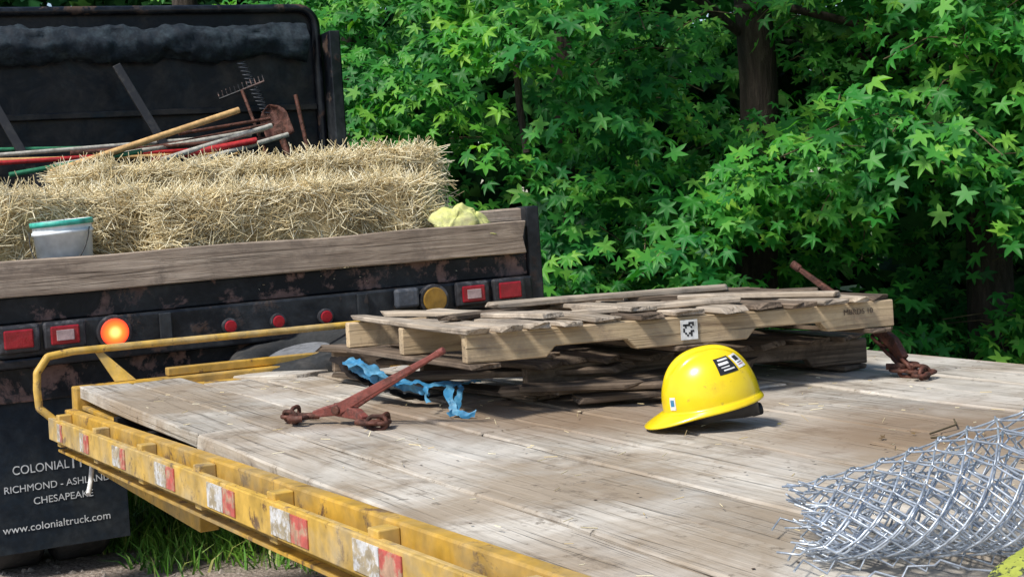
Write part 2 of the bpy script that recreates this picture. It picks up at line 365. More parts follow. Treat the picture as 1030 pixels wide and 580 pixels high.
def leafset(P,Nn,Tp,size,jag=.34,lobed=False):
    n=len(P)
    Nn=Nn/np.linalg.norm(Nn,axis=1,keepdims=True)
    Tp=Tp-Nn*np.sum(Tp*Nn,1,keepdims=True); Tp/=np.linalg.norm(Tp,axis=1,keepdims=True)+1e-9
    B=np.cross(Nn,Tp)
    if lobed:
        half=[(0,1.0,-.20),(12,.68,-.04),(29,.40,.02),(43,.64,-.02),(56,.95,-.20),(70,.62,-.02),(88,.33,.02),(104,.54,-.02),(120,.76,-.18),(138,.44,0),(180,.12,0)]
        ang=np.radians([h[0] for h in half]+[-h[0] for h in half[-2:0:-1]]); rad=np.array([h[1] for h in half]+[h[1] for h in half[-2:0:-1]])
        zz=np.array([h[2] for h in half]+[h[2] for h in half[-2:0:-1]])
    else:
        ang=np.radians([0,27,58,88,118,180,-118,-88,-58,-27]); rad=np.array([1,jag+.06,.92,jag,.66,.16,.66,jag,.92,jag+.06])
        zz=np.array([-.16,.0,-.16,0,-.14,0,-.14,0,-.16,0])
    m=len(ang)
    tx=rad*np.cos(ang); ty=rad*np.sin(ang)
    sz=size[:,None,None]*.5
    curl=rng.uniform(-.5,2.2,(n,1,1)); fold=rng.uniform(-.1,.35,(n,1,1)); wid=rng.uniform(.8,1.1,(n,1,1))
    Vb=P[:,None,:]+sz*(Tp[:,None,:]*tx[None,:,None]+B[:,None,:]*ty[None,:,None]*wid+Nn[:,None,:]*(zz[None,:,None]*curl+np.abs(ty)[None,:,None]*fold))
    V=np.concatenate([P[:,None,:],Vb],1).reshape(-1,3)
    b=(np.arange(n)*(m+1))[:,None,None]
    tri=np.array([[0,1+i,1+(i+1)%m] for i in range(m)])[None]
    F=(b+tri).reshape(-1,3)
    return V,F
n=70
P=np.array([tw(a,b,.01) for a,b in zip(rng.uniform(.5,5,n),rng.uniform(.9,2.5,n))])
V,F=leafset(P,np.c_[rng.normal(size=n)*.25,rng.normal(size=n)*.25,np.ones(n)],rng.normal(size=(n,3)),rng.uniform(.012,.035,n)); fastmesh('leaf_litter',V,F,M['dryleaf'])

# ============================================================ PALLETS
def stringer(name,L,h,w,mat,parent,loc):
    prof=[(0,0),(L*.17,0),(L*.19,h*.36),(L*.35,h*.36),(L*.37,0),(L*.63,0),(L*.65,h*.36),(L*.81,h*.36),(L*.83,0),(L,0),(L,h)]
    top=[(L*k/12,h+random.uniform(-.002,.001)) for k in range(11,0,-1)]
    prof=prof+top+[(0,h)]
    n=len(prof); v=[(x,0+random.uniform(-.001,.001),z) for x,z in prof]+[(x,w,z) for x,z in prof]
    f=[tuple(range(n)),tuple(range(2*n-1,n-1,-1))]+[(i,n+i,n+(i+1)%n,(i+1)%n) for i in range(n)]
    ob=mesh(name,v,f,mat,parent); ob.location=loc
    m=ob.modifiers.new('b','BEVEL'); m.width=.003; m.segments=1; m.limit_method='ANGLE'
    return ob
def pallet(loc,ang,L,W,skew,mats,rot=(0,0),sh=.082,top=None):
    p=empty('wooden_pallet',loc,(rot[0],rot[1],math.radians(ang)))
    k=math.tan(math.radians(skew)); ms,mt,mb=mats
    for y in(0,W*.5-.02,W-.04): stringer('stringer',L,sh,.042,ms,p,(-y*k,y,.016))
    for x in(.0,L*.46,L-.11): 
        plank('bottom_board',W/math.cos(math.radians(skew)),.10,.015,mb,p,(x+.10,0,0),(0,0,math.radians(90+skew)))
    for (x,w,dz,dy,da,y0) in top:
        plank('top_board',W/math.cos(math.radians(skew))+dy-y0,w,.016,mt if random.random()<.75 else mb,p,(x+w-y0*k,-.006+y0,sh+.0165+dz),(random.uniform(-.03,.03),random.uniform(-.010,.006),math.radians(90+skew+da)),jit=.007,chip=.02,split=.07)
    return p
def tops(L,brk=.35):
    out=[];x=-.005
    while x<L-.07:
        w=random.choice([.07,.085,.09,.10,.12]); br=random.random()<brk
        out.append((x,min(w,L-x+.01),0,random.uniform(-.02,.05)-(random.uniform(.15,.5) if br else 0),random.uniform(-2,2),random.uniform(-.03,.02)*1.0)); x+=w+random.uniform(.010,.045)
    return out
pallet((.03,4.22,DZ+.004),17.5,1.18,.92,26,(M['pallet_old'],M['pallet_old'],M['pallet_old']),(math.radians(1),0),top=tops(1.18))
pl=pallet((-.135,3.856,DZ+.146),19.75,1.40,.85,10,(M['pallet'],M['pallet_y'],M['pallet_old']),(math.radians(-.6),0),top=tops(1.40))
for (x,y,L,w,a,z,mt) in ((.34,.10,.80,.09,112,.117,'pallet_y'),(.62,.05,.78,.10,96,.118,'pallet_y'),(1.30,.28,.62,.08,150,.118,'pallet_old'),(.25,.42,.9,.09,8,.135,'pallet_y'),(.05,.25,.55,.07,35,.118,'pallet_old'),(.9,.12,.5,.07,170,.12,'pallet_y'),(.45,.62,.8,.08,-4,.118,'pallet_old'),(1.25,.06,.7,.07,128,.119,'pallet_y')):
    plank('loose_board',L,w,.016,M[mt],pl,(x,y,z),(0.01,0.008,math.radians(a)),split=.08)
db=empty('broken_pallet_boards')
for (x,y,L,w,a,z) in ((.12,4.05,.75,.09,28,.035),(-.35,4.35,.7,.10,-12,.06),(-.45,4.5,.6,.09,-25,.10),(.18,4.02,.45,.09,10,.012),(-.05,4.12,.5,.08,-8,.03),(.0,4.08,.35,.07,-20,.045)):
    plank('board',L,w,.018,M['pallet_old'],db,(x,y,DZ+z),(.05,-.02,math.radians(a)),split=.1)
box('paper_label',.66,.715,-.0055,-.003,.03,.088,M['white'],pl,0)
Vq=[];Fq=[]
for i in range(7):
    for j in range(7):
        if random.random()<.5:
            x=.667+i*.006; z=.040+j*.006; b0=len(Vq); Vq+=[(x,-.0062,z),(x+.006,-.0062,z),(x+.006,-.0062,z+.006),(x,-.0062,z+.006)]; Fq.append((b0,b0+1,b0+2,b0+3))
mesh('label_code',Vq,Fq,M['ink'],pl)
def text(body,size,loc,rot,mat,parent,name='lettering',ext=.0006,align='CENTER',sx=1.0):
    cu=bpy.data.curves.new(name,'FONT'); cu.body=body; cu.size=size; cu.extrude=ext; cu.align_x=align; cu.materials.append(mat)
    ob=link(bpy.data.objects.new(name,cu),parent); ob.location=loc; ob.rotation_euler=rot; ob.scale=(sx,1,1); return ob
text('MBRDS 10',.024,(1.27,-.003,.062),(math.radians(90),0,0),M['pallet_old'],pl,'stamp')

# ============================================================ BLUE TARP
def ribbon(name,pts,width,mat,amp=.015,parent=None,seg=40,nw=6,updir=(0,0,1)):
    pts=[Vector(p) for p in pts]; v=[];f=[]
    def at(u):
        x=u*(len(pts)-1); i=min(int(x),len(pts)-2); return pts[i].lerp(pts[i+1],x-i)
    for i in range(seg+1):
        u=i/seg; p=at(u); d=(at(min(1,u+.05))-at(max(0,u-.05))).normalized(); s=d.cross(Vector(updir)); 
        if s.length<.1: s=Vector((1,0,0))
        s.normalize()
        wu=width*(.6+.6*abs(noise.noise(Vector((u*4,3.3,width*9)))))
        for j in range(nw+1):
            w=(j/nw-.5)*wu; q=p+s*w
            q+=noise.noise_vector(q*22)*amp+noise.noise_vector(q*60)*amp*.4; v.append(q)
    for i in range(seg):
        for j in range(nw):
            a=i*(nw+1)+j; f.append((a,a+1,a+nw+2,a+nw+1))
    ob=mesh(name,v,f,mat,parent,True); return ob
bt=empty('blue_tarp')
ribbon('tarp_strip',[(-.54,4.44,1.03),(-.47,4.34,1.015),(-.40,4.26,.988),(-.31,4.20,.975),(-.22,4.14,.978),(-.12,4.12,.978)],.06,M['blue'],.016,bt,60,12)
ribbon('tarp_strip',[(-.53,4.42,1.01),(-.45,4.32,.995),(-.36,4.24,.965),(-.28,4.18,.95)],.035,M['blue'],.020,bt,50,10,(0,1,0))
ribbon('tarp_strip',[(-.56,4.50,1.03),(-.52,4.43,.99),(-.43,4.35,.95),(-.35,4.27,.93),(-.2,4.20,.93)],.09,M['blackmatte'],.02,bt,40,8)
ribbon('tarp_tail',[(-.20,4.10,.985),(-.195,4.04,.95),(-.185,3.99,.92),(-.16,3.97,.91),(-.12,3.96,.906)],.036,M['blue'],.014,bt,30,6,(0,1,0))
ribbon('tarp_tail',[(-.17,4.10,.98),(-.165,4.05,.95),(-.175,4.0,.915),(-.20,3.98,.907)],.025,M['blue'],.014,bt,30,5,(0,1,0))
ribbon('tarp_tail',[(-.27,4.12,.975),(-.268,4.08,.95),(-.26,4.06,.93)],.02,M['blue'],.012,bt,20,4,(0,1,0))

# ============================================================ HARD HAT
hh=empty('hard_hat')
a_,b_,h_=.128,.108,.138
def dome(ph,u,off=0):
    th=u*math.pi/2
    r=math.sin(th)**.86; z=math.cos(th)**.92
    x=a_*r*math.cos(ph); y=b_*r*math.sin(ph)
    rid=0
    env=max(0,1-(abs(x)/(a_*.93))**4)*max(0,min(1,(z-.25)*3))
    rid+=.0065*math.exp(-(y/.011)**4)*env
    for s in(-1,1): rid+=.004*math.exp(-((y-s*.036)/.008)**4)*env*max(0,1-(abs(x)/(a_*.75))**4)
    p=Vector((x,y,h_*z)); nrm=Vector((x/a_**2,y/b_**2,p.z/h_**2)).normalized()
    return p+nrm*(rid+off)
NS,NU=120,48; v=[];f=[]
for iu in range(NU+1):
    for i in range(NS):
        v.append(dome(2*math.pi*i/NS,max(.004,iu/NU)))
def rimoff(ph):
    fr=max(0,math.cos(ph))
    return .007+.050*fr**3
rings=[(.12,.000),(.35,-.003),(.7,-.007),(1.0,-.011),(1.0,-.015)]
for (q,dz) in rings:
    for i in range(NS):
        ph=2*math.pi*i/NS; o=rimoff(ph)*q; fr=max(0,math.cos(ph))
        d=Vector((math.cos(ph)/a_,math.sin(ph)/b_,0)).normalized()
        v.append(Vector((a_*math.cos(ph),b_*math.sin(ph),dz-.012*fr**3*q))+d*o)
R=NU+1+len(rings)
for r in range(R-1):
    for i in range(NS):
        j=(i+1)%NS; f.append((r*NS+i,(r+1)*NS+i,(r+1)*NS+j,r*NS+j))
f.append(tuple(range(NS)))
ob=mesh('shell',v,f,M['hat'],hh,True); m=ob.modifiers.new('s','SOLIDIFY'); m.thickness=.0025; m.offset=-1
def patch(name,p0,p1,u0,u1,mat,off,n=10):
    v=[];f=[]
    for i in range(n+1):
        for j in range(n+1): v.append(dome(math.radians(p0+(p1-p0)*i/n),u0+(u1-u0)*j/n,off))
    for i in range(n):
        for j in range(n): a=i*(n+1)+j; f.append((a,a+1,a+n+2,a+n+1))
    mesh(name,v,f,mat,hh,True)
patch('sticker_black',98,128,.40,.66,M['ink'],.0012)
for k,(u0,u1,p0,p1) in enumerate(((.43,.46,104,124),(.49,.53,102,120),(.56,.575,104,118),(.60,.62,106,124))): patch('sticker_text',p0,p1,u0,u1,M['white'],.0018,6)
patch('sticker_white',131,150,.42,.64,M['white'],.0012)
patch('sticker_mark',135,146,.45,.53,M['ink'],.0018,6)
patch('sticker_mark',135,147,.56,.57,M['ink'],.0018,6); patch('sticker_mark',135,147,.59,.60,M['redtool'],.0018,6)
patch('sticker_front',24,34,.82,.96,M['white'],.0012)
patch('sticker_front_mark',26,32,.85,.92,M['blue'],.0018,6)
v=[];f=[]
for k,(z,q) in enumerate(((.01,.90),(-.034,.86))):
    for i in range(NS):
        ph=2*math.pi*i/NS; zz=z-(.022*max(0,-math.cos(ph)) if k else 0); v.append((a_*q*math.cos(ph),b_*q*math.sin(ph),zz))
for i in range(NS): j=(i+1)%NS; f.append((i,j,NS+j,NS+i))
ob=mesh('headband',v,f,M['ink'],hh,True); m=ob.modifiers.new('s','SOLIDIFY'); m.thickness=.004
cyl('ratchet_knob',(-a_*.86,0,-.050),(1,0,0),.016,.03,M['ink'],hh)
yaw=math.radians(180+6); tilt=math.radians(10.5)
Rm=Matrix.Rotation(yaw,4,'Z')@Matrix.Rotation(tilt,4,'Y')
tip=Rm@Vector((a_+.057,0,-.027))
hh.matrix_world=Matrix.Translation(Vector((.325,3.58,DZ+.005))-Vector((tip.x,tip.y,tip.z)))@Rm

# ============================================================ CHAIN BINDERS
def chainlink(c,d,n,L=.05,W=.034,r=.0055,mat=None,parent=None,name='chain_link'):
    d=Vector(d).normalized(); n=Vector(n); n=(n-d*n.dot(d)).normalized(); c=Vector(c); pts=[]
    for i in range(20):
        a=2*math.pi*i/20; x=math.cos(a)*W/2; y=math.sin(a)*W/2+(L-W)/2*(1 if math.sin(a)>=0 else -1); pts.append(c+n*x+d*y)
    return tube(name,pts,r,mat,parent,cyc=True)
def chain(p,n,step,mat,parent,wob=.02):
    tot=len(p)-1
    for i in range(n):
        u=i/(n-1)*tot; k=min(int(u),tot-1); c=Vector(p[k]).lerp(Vector(p[k+1]),u-k); d=(Vector(p[k+1])-Vector(p[k])).normalized()
        up=Vector((0,0,1)).cross(d).normalized() if i%2==0 else Vector((0,0,1))+Vector((random.uniform(-.3,.3),)*3)
        chainlink(c+Vector((0,0,random.uniform(0,.004))),d,up,.055,.036,.0062,mat,parent)
def bar(name,p,w,t_,mat,parent,up=(0,0,1)):
    v=[];f=[]
    p=[Vector(x) for x in p]
    for i,q in enumerate(p):
        d=(p[min(i+1,len(p)-1)]-p[max(i-1,0)]).normalized(); s=d.cross(Vector(up)).normalized(); n_=s.cross(d)
        for a,b in((-1,-1),(1,-1),(1,1),(-1,1)): v.append(q+s*(t_/2*a)+n_*(w[i]/2*b))
    for i in range(len(p)-1):
        for k in range(4): f.append((i*4+k,i*4+(k+1)%4,i*4+4+(k+1)%4,i*4+4+k))
    f.append((3,2,1,0)); e=4*(len(p)-1); f.append((e,e+1,e+2,e+3))
    ob=mesh(name,v,f,mat,parent); m=ob.modifiers.new('b','BEVEL'); m.width=.003; m.segments=2; return ob
cb=empty('chain_binder'); mr_=M['rustred']
base=Vector((-.50,3.98,DZ+.040)); tipb=Vector((-.205,3.80,DZ+.205))
d=(tipb-base); s=Vector((.5,.85,0)).normalized()
for k,o in((0,.026),(1,-.026)):
    bar('lever_side',[base+s*o*1.1,base+d*.35+s*o*.85,base+d*.75+s*o*.35,tipb+s*o*.12],[.034,.024,.017,.013],.008,mr_,cb)
bar('lever_web',[base+d*.66,base+d*.8,tipb],[.012,.012,.016],.02,mr_,cb)
cyl('lever_tip',tuple(tipb),tuple(d),.010,.03,mr_,cb)
cyl('pivot_pin',tuple(base),tuple(s),.014,.08,M['rust'],cb)
bar('yoke',[base+Vector((-.02,0,0)),base+Vector((.05,-.06,-.01)),base+Vector((.075,-.12,-.018))],[.038,.03,.022],.022,mr_,cb)
bar('yoke_arm',[base,base+Vector((-.05,.0,-.006)),base+Vector((-.085,.01,-.014))],[.036,.028,.02],.02,mr_,cb)
def hook(c,d,parent,mat,sz=.05):
    c=Vector(c); d=Vector(d).normalized(); s=Vector((0,0,1)).cross(d); pts=[]
    pts=[c-d*sz*1.0]+[c+d*(math.sin(a)*sz*.55)+s*((1-math.cos(a))*sz*.5)+Vector((0,0,.0)) for a in np.linspace(0,math.pi*1.15,9)]
    tube('grab_hook',pts,.010,mat,parent,smooth=True)
hook(base+Vector((-.12,.01,-.018)),(-1,.1,0),cb,M['rust']); hook(base+Vector((.09,-.14,-.024)),(.8,-.6,0),cb,M['rust'])
chain([base+Vector((-.13,.0,-.022)),base+Vector((-.165,.03,-.022)),base+Vector((-.15,.08,-.022))],4,.03,M['rust'],cb)
chain([base+Vector((.09,-.145,-.024)),base+Vector((.12,-.15,-.026)),base+Vector((.13,-.11,-.026))],4,.03,M['rust'],cb)
cb2=empty('chain_binder'); 
b2=Vector((1.13,4.50,DZ+.18)); t2=Vector((.945,4.62,DZ+.345))
bar('lever',[t2,t2.lerp(b2,.4),b2],[.014,.020,.032],.018,M['rust'],cb2); cyl('lever_tip',tuple(t2),tuple(b2-t2),.013,.035,M['rust'],cb2)
bar('lever_yoke',[b2,Vector((1.20,4.42,DZ+.10)),Vector((1.22,4.38,DZ+.05))],[.036,.04,.03],.026,M['rust'],cb2)
hook((1.22,4.36,DZ+.03),(.9,-.3,0),cb2,M['rust'],.06)
chain([(1.17,4.47,DZ+.10),(1.20,4.42,DZ+.06),(1.22,4.36,DZ+.03)],6,.03,M['rust'],cb2)
chain([(1.20,4.36,DZ+.016),(1.24,4.33,DZ+.016),(1.27,4.30,DZ+.016),(1.24,4.27,DZ+.014)],7,.03,M['rust'],cb2)

# ============================================================ CHAIN LINK FENCE ROLL
fr=empty('chain_link_fence_roll')
Lr=1.30; w=.050; wires=[]
x0,y0=.475,2.26; axd=Vector((1,-.05,0)).normalized(); sd=Vector((.05,1,0)).normalized()
def rollpt(th,ax,rad):
    k=1-.13*(th/(2*math.pi))+rad
    g=min(1,.46+.66*(ax/.48)) if ax<.48 else 1.12
    hw=.205*k*min(1.1,g+.15); hh_=.106*k*g
    p=Vector((x0,y0,DZ))+axd*ax+sd*(hw*math.cos(th))+Vector((0,0,1))*(.012+hh_*1.02+hh_*math.sin(th))
    p+=noise.noise_vector(Vector((p.x*3,p.y*3,p.z*3+th*.2)))*.026
    return p
tot=3.6*2*math.pi; per=.98
th=.0; dth=w/(per/(2*math.pi)); wi=0
while th<tot:
    # each picket wire zigzags; neighbours run in opposite phase and hook through each other at the diamond corners
    pts=[]; nseg=int(Lr/(w/2)); par=1 if wi%2 else -1; hw_=dth*(1+.15*th/(2*math.pi))
    for k in range(nseg+1):
        ax=k*w/2; sg=(1 if k%2 else -1)*par
        pts.append(rollpt(th+sg*hw_*.53,ax,0))
        if k<nseg:
            pts.append(rollpt(th+sg*hw_*.30,ax+w*.11,.016*sg)); pts.append(rollpt(th-sg*hw_*.30,ax+w*.39,.016*sg))
    e=pts[0]; pts=[e+Vector((-.020+random.uniform(-.012,.008),random.uniform(-.015,.015),random.uniform(-.004,.018)))]+pts
    wires.append(pts); th+=hw_; wi+=1
for i in range(8):
    pts=[]
    for k in range(15):
        sg=(1 if k%2 else -1)*(1 if i%2 else -1)
        p=Vector((.43+k*w/2-.03*math.sin(i*.9),2.28+i*w-.19+sg*w*.53,DZ+.010+.006*(k%2)+.03*abs(noise.noise(Vector((i*.7,k*.2,0))))))
        pts.append(p)
    wires.append(pts)
tube('wire_mesh',wires,.0020,M['galv'],fr,res=1)
ribbon('wrap_band',[(.60,1.86,.925),(.66,1.92,.958),(.74,1.975,.985),(.84,2.02,.998)],.05,M['strap'],.008,fr,30,6)

# ============================================================ TRUCK
TK=empty('dump_truck',(-1.94,5.6,0),(0,-.02,math.radians(24.5)))
td=Vector((math.cos(math.radians(24.5)),math.sin(math.radians(24.5)))); tn=Vector((-td.y,td.x))
def kw(a,y,z): 
    p=Vector((-1.94,5.6))+td*a+tn*y; return Vector((p.x,p.y,z+.02*a))
B=M['black']
box('tailgate_upper',-.2,2.24,.0,.06,1.12,1.225,M['blackrust'],TK)
box('tailgate_channel',-.2,2.24,-.045,.06,.985,1.118,B,TK,.01)
box('tailgate_lip',-.2,2.24,-.06,.06,.945,.983,B,TK,.008)
box('lower_sill',-.15,2.2,.02,.12,.80,.943,M['blackrust'],TK,.008)
box('corner_post',2.242,2.31,-.02,.10,.86,1.44,B,TK,.008)
box('corner_post_left',-.27,-.202,-.02,.10,.86,1.40,B,TK,.008)
for x in (.52,1.38): box('tailgate_hinge',x,x+.05,-.062,-.046,.99,1.11,B,TK,.004)
plank('bed_end_board',2.46,.145,.045,M['oldplank'],TK,(-.24,-.004,1.226),(math.radians(90),0,0),jit=.004)
plank('bed_end_board',.42,.06,.04,M['oldplank'],TK,(1.84,.075,1.372),(math.radians(90),0,0))
box('bed_floor',-.2,2.24,.062,3.0,1.10,1.16,B,TK,0)
box('bed_side_right',2.242,2.30,.102,3.0,1.10,1.40,B,TK)
box('bed_side_left',-.26,-.202,.102,3.0,1.10,1.40,B,TK)
for y in np.arange(.5,3,.5): box('side_rib',2.301,2.33,y,y+.06,1.10,1.38,B,TK)
pr=[(-.25,1.1),(2.22,1.1)]+[(2.22-.12+.12*math.cos(a),2.70+.12*math.sin(a)) for a in np.linspace(0,math.pi/2,8)]+[(-.25,2.81)]
n=len(pr); v=[(x,3.0,z) for x,z in pr]+[(x,3.06,z) for x,z in pr]
f=[tuple(range(n)),tuple(range(2*n-1,n-1,-1))]+[(i,n+i,n+(i+1)%n,(i+1)%n) for i in range(n)]
mesh('headboard',v,f,M['headboard'],TK)
tube('headboard_frame',[(-.25,2.97,2.80)]+[(2.21-.12+.12*math.cos(a),2.97,2.69+.12*math.sin(a)) for a in np.linspace(math.pi/2,0,8)]+[(2.21,2.97,1.2)],.028,B,TK)
box('headboard_side',2.242,2.32,2.80,3.05,1.3,2.64,B,TK,.01)
box('headboard_crossrib',-.2,2.18,2.955,2.998,2.14,2.18,M['headboard'],TK,.006)
v=[];f=[];nx=110;nz=12
for i in range(nx+1):
    x=-.24+2.36*i/nx
    for j in range(nz+1):
        a=j/nz*math.pi; sc=abs(math.sin(x*5.2))*.035
        y=2.94-.10*math.sin(a)*(1+.35*noise.noise(Vector((x*6,a*1.5,0)))); z=2.60+.10*math.cos(a)*(1+.3*noise.noise(Vector((x*5,a,4))))-sc*(j/nz)
        q=noise.noise_vector(Vector((x*18,a*3,1)))*.02; v.append((x,y+q.y,z+q.z))
for i in range(nx):
    for j in range(nz): a=i*(nz+1)+j; f.append((a,a+1,a+nz+2,a+nz+1))
mesh('tarp_roll',v,f,M['tarp'],TK,True)
bar('tarp_arm',[(.873,2.75,2.44),(1.189,2.6,1.76)],[.05,.055],.03,M['ink'],TK,(1,0,.4))
bar('tarp_arm',[(.10,2.75,2.36),(.40,2.6,1.68)],[.05,.055],.03,M['ink'],TK,(1,0,.4))
box('tool_tray',-.2,2.2,2.35,2.94,1.162,1.72,M['headboard'],TK,.01)
def rect_light(x,mat,inner=None):
    box('light_bezel',x-.082,x+.082,-.075,-.046,1.008,1.118,M['chrome'],TK,.01)
    box('light_lens',x-.056,x+.056,-.088,-.0755,1.026,1.100,mat,TK,.006)
    if inner: box('light_inner',x-.034,x+.034,-.092,-.0885,1.042,1.084,inner,TK,.003)
rect_light(-.035,M['redlens']); rect_light(.142,M['redlens'],M['whitelens'])
rect_light(1.925,M['redlens'],M['whitelens']); rect_light(2.108,M['redlens'])
for x,mt in((.335,M['lit']),(1.735,M['amberlens'])):
    cyl('lamp_housing',(x,-.062,1.053),(0,1,0),.070,.034,M['chrome'],TK)
    cyl('round_lamp',(x,-.084,1.053),(0,1,0),.056,.012,mt,TK)
box('junction_box',1.55,1.66,-.09,-.046,1.03,1.115,M['darkgrey'],TK,.012)
box('junction_box',1.50,1.64,-.08,-.061,.95,.98,M['grey'],TK,.006)
for x in(.809,1.016,1.228):
    cyl('marker_housing',(x,-.066,1.028),(0,1,0),.034,.028,M['chrome'],TK,24); cyl('marker_lens',(x,-.084,1.028),(0,1,0),.026,.012,M['redlens'],TK,24)
for x in(.55,1.45): box('chassis_rail',x,x+.08,-.0+.14,5.6,.72,.94,M['blackmatte'],TK)
box('rear_crossmember',.1,1.95,.14,.24,.55,.79,M['blackmatte'],TK)
for x in(-.27,1.72):
    box('mud_flap',x,x+.63,.045,.057,.195,.80,M['flap'],TK,.002)
    box('flap_hanger',x,x+.63,.03,.075,.80,.84,M['blackmatte'],TK,.002)
    cx=x+.30
    rx=(math.radians(90),0,0)
    text('COLONIAL',.050,(cx-.005,.043,.512),rx,M['letter'],TK,sx=.88); text('Truck',.088,(cx+.185,.043,.508),rx,M['letter'],TK,sx=.80)
    text('RICHMOND - ASHLAND',.040,(cx+.055,.043,.440),rx,M['letter'],TK,sx=.96)
    text('CHESAPEAKE',.040,(cx+.075,.043,.383),rx,M['letter'],TK)
    text('www.colonialtruck.com',.043,(cx+.045,.043,.280),rx,M['letter'],TK,sx=1.02)
def wheel(x,y,w=.24,R=.46):
    prof=[(.25,-w/2),(.38,-w/2-.01),(R-.03,-w/2),(R,-w/2+.03),(R,w/2-.03),(R-.03,w/2),(.38,w/2+.01),(.25,w/2)]
    sg=48;v=[];f=[]
    for i in range(sg):
        a=2*math.pi*i/sg
        for r,z in prof: v.append((z,r*math.cos(a),r*math.sin(a)))
    m_=len(prof)
    for i in range(sg):
        j=(i+1)%sg
        for k in range(m_-1): f.append((i*m_+k,i*m_+k+1,j*m_+k+1,j*m_+k))
    ob=mesh('tire',v,f,M['rubber'],TK,True); ob.location=(x,y,R-.01); cyl('wheel_hub',(x,y,R-.01),(1,0,0),.25,w*.7,M['grey'],TK)
for x in(-.06,.22,1.85,2.13): wheel(x,.75)
for x in(.02,2.05): wheel(x,4.55,.26)
cyl('rear_axle',(1.03,.75,.45),(1,0,0),.07,2.0,M['blackmatte'],TK)
pr=[(3.35,.75),(5.9,.75),(5.95,1.45),(5.0,1.62),(4.75,2.35),(4.6,2.45),(3.4,2.45),(3.3,2.3)]
n=len(pr); v=[(-.1,y,z) for y,z in pr]+[(2.15,y,z) for y,z in pr]
f=[tuple(range(n)),tuple(range(2*n-1,n-1,-1))]+[(i,n+i,n+(i+1)%n,(i+1)%n) for i in range(n)]
ob=mesh('cab',v,f,B,TK); m=ob.modifiers.new('b','BEVEL'); m.width=.06; m.segments=3
box('cab_side_window',2.152,2.16,3.7,4.6,1.65,2.2,M['ink'],TK,.003); box('cab_side_window',-.11,-.102,3.7,4.6,1.65,2.2,M['ink'],TK,.003)

st=empty('spare_tire',(-.90,5.83,.87),(math.radians(12),math.radians(-8),0))
prof=[(.14,-.07),(.22,-.09),(.28,-.085),(.31,-.055),(.31,.055),(.28,.085),(.22,.09),(.14,.07)]
v=[];f=[]
for i in range(56):
    a=2*math.pi*i/56
    for r,z in prof: v.append((r*math.cos(a),r*math.sin(a),z))
for i in range(56):
    j=(i+1)%56
    for k in range(8): f.append((i*8+k,j*8+k,j*8+(k+1)%8,i*8+(k+1)%8))
mesh('tread',v,f,M['rubber'],st,True); cyl('rim',(0,0,0),(0,0,1),.145,.10,M['grey'],st)

def tool(name,p,q,r,mat,head=None):
    e=empty(name); P_=kw(*p); Q_=kw(*q); tube('handle',[P_,Q_],r,mat,e)
    d=(Q_-P_).normalized()
    if head=='shovel':
        v=[];f=[];X=d; s=d.cross(Vector((0,-1,.2))).normalized(); nn=s.cross(d)
        for i in range(9):
            u=i/8; hw=.09*(1 if u<.55 else math.cos((u-.55)/.45*math.pi/2)**.6+.02)
            for j in range(7):
                w_=(j/6-.5)*2; v.append(Q_+X*(u*.24)+s*(hw*w_)+nn*(.03*w_*w_))
        for i in range(8):
            for j in range(6): a=i*7+j; f.append((a,a+1,a+8,a+7))
        ob=mesh('blade',v,f,M['rust'],e,True); m=ob.modifiers.new('s','SOLIDIFY'); m.thickness=.004
        tube('socket',[Q_-d*.12,Q_+d*.05],r*1.4,M['rust'],e)
    if head=='rake':
        s=d.cross(Vector((0,-1,.2))).normalized(); tube('rake_bar',[Q_-s*.15,Q_+s*.15],.007,M['blackrust'],e)
        tube('tines',[[Q_+s*k,Q_+s*k-s.cross(d)*.03+d*.06] for k in np.linspace(-.15,.15,12)],.0035,M['blackrust'],e)
    return e
tool('shovel',(1.489,2.45,2.12),(.373,2.4,1.80),.020,M['handle'])
tool('sledgehammer',(-.1,2.5,1.87),(1.35,2.62,1.90),.014,M['redtool'])
tool('garden_rake',(.0,2.6,1.92),(1.62,2.7,1.98),.013,M['whitetool'])
tool('garden_hoe',(.40,2.45,1.84),(1.66,2.55,2.00),.015,M['whitetool'])
tool('garden_rake',(-.2,2.7,1.97),(1.2,2.75,1.93),.013,M['greentool'])
tool('pry_bar',(.5,2.5,1.91),(1.75,2.5,1.94),.014,M['rust'])
tool('shovel',(1.0,2.40,1.84),(1.70,2.5,2.02),.016,M['whitetool'])
tool('pickaxe',(.95,2.45,1.84),(1.58,2.42,1.93),.020,M['redtool'])
tool('broom',(.15,2.4,1.80),(.9,2.45,1.90),.015,M['greentool'])
tool('pry_bar',(.7,2.6,1.88),(1.75,2.65,2.04),.013,M['rust'])
tool('garden_hoe',(.1,2.55,1.89),(1.5,2.6,1.86),.015,M['handle'])
tool('bow_rake',(1.2,2.38,1.82),(1.8,2.5,1.96),.016,M['whitetool'])
tool('garden_fork',(1.15,2.6,2.00),(1.72,2.6,2.07),.011,M['rust'])
tool('leaf_rake',(1.72,2.55,1.70),(1.60,2.80,2.27),.011,M['rust'],'rake')
tool('shovel',(1.90,2.65,1.66),(1.84,2.78,1.95),.016,M['rust'],'shovel')
tool('pry_bar',(1.97,2.60,1.76),(1.92,2.7,2.22),.014,M['rust'])
pts=[]
for i in range(150):
    a=i*.62; p=kw(1.62+.03*math.cos(a)+i*.0011,2.88+.02*math.sin(a),2.46-i*.0024); pts.append(p)
tube('wire_coil',pts,.0028,M['darkgrey'])

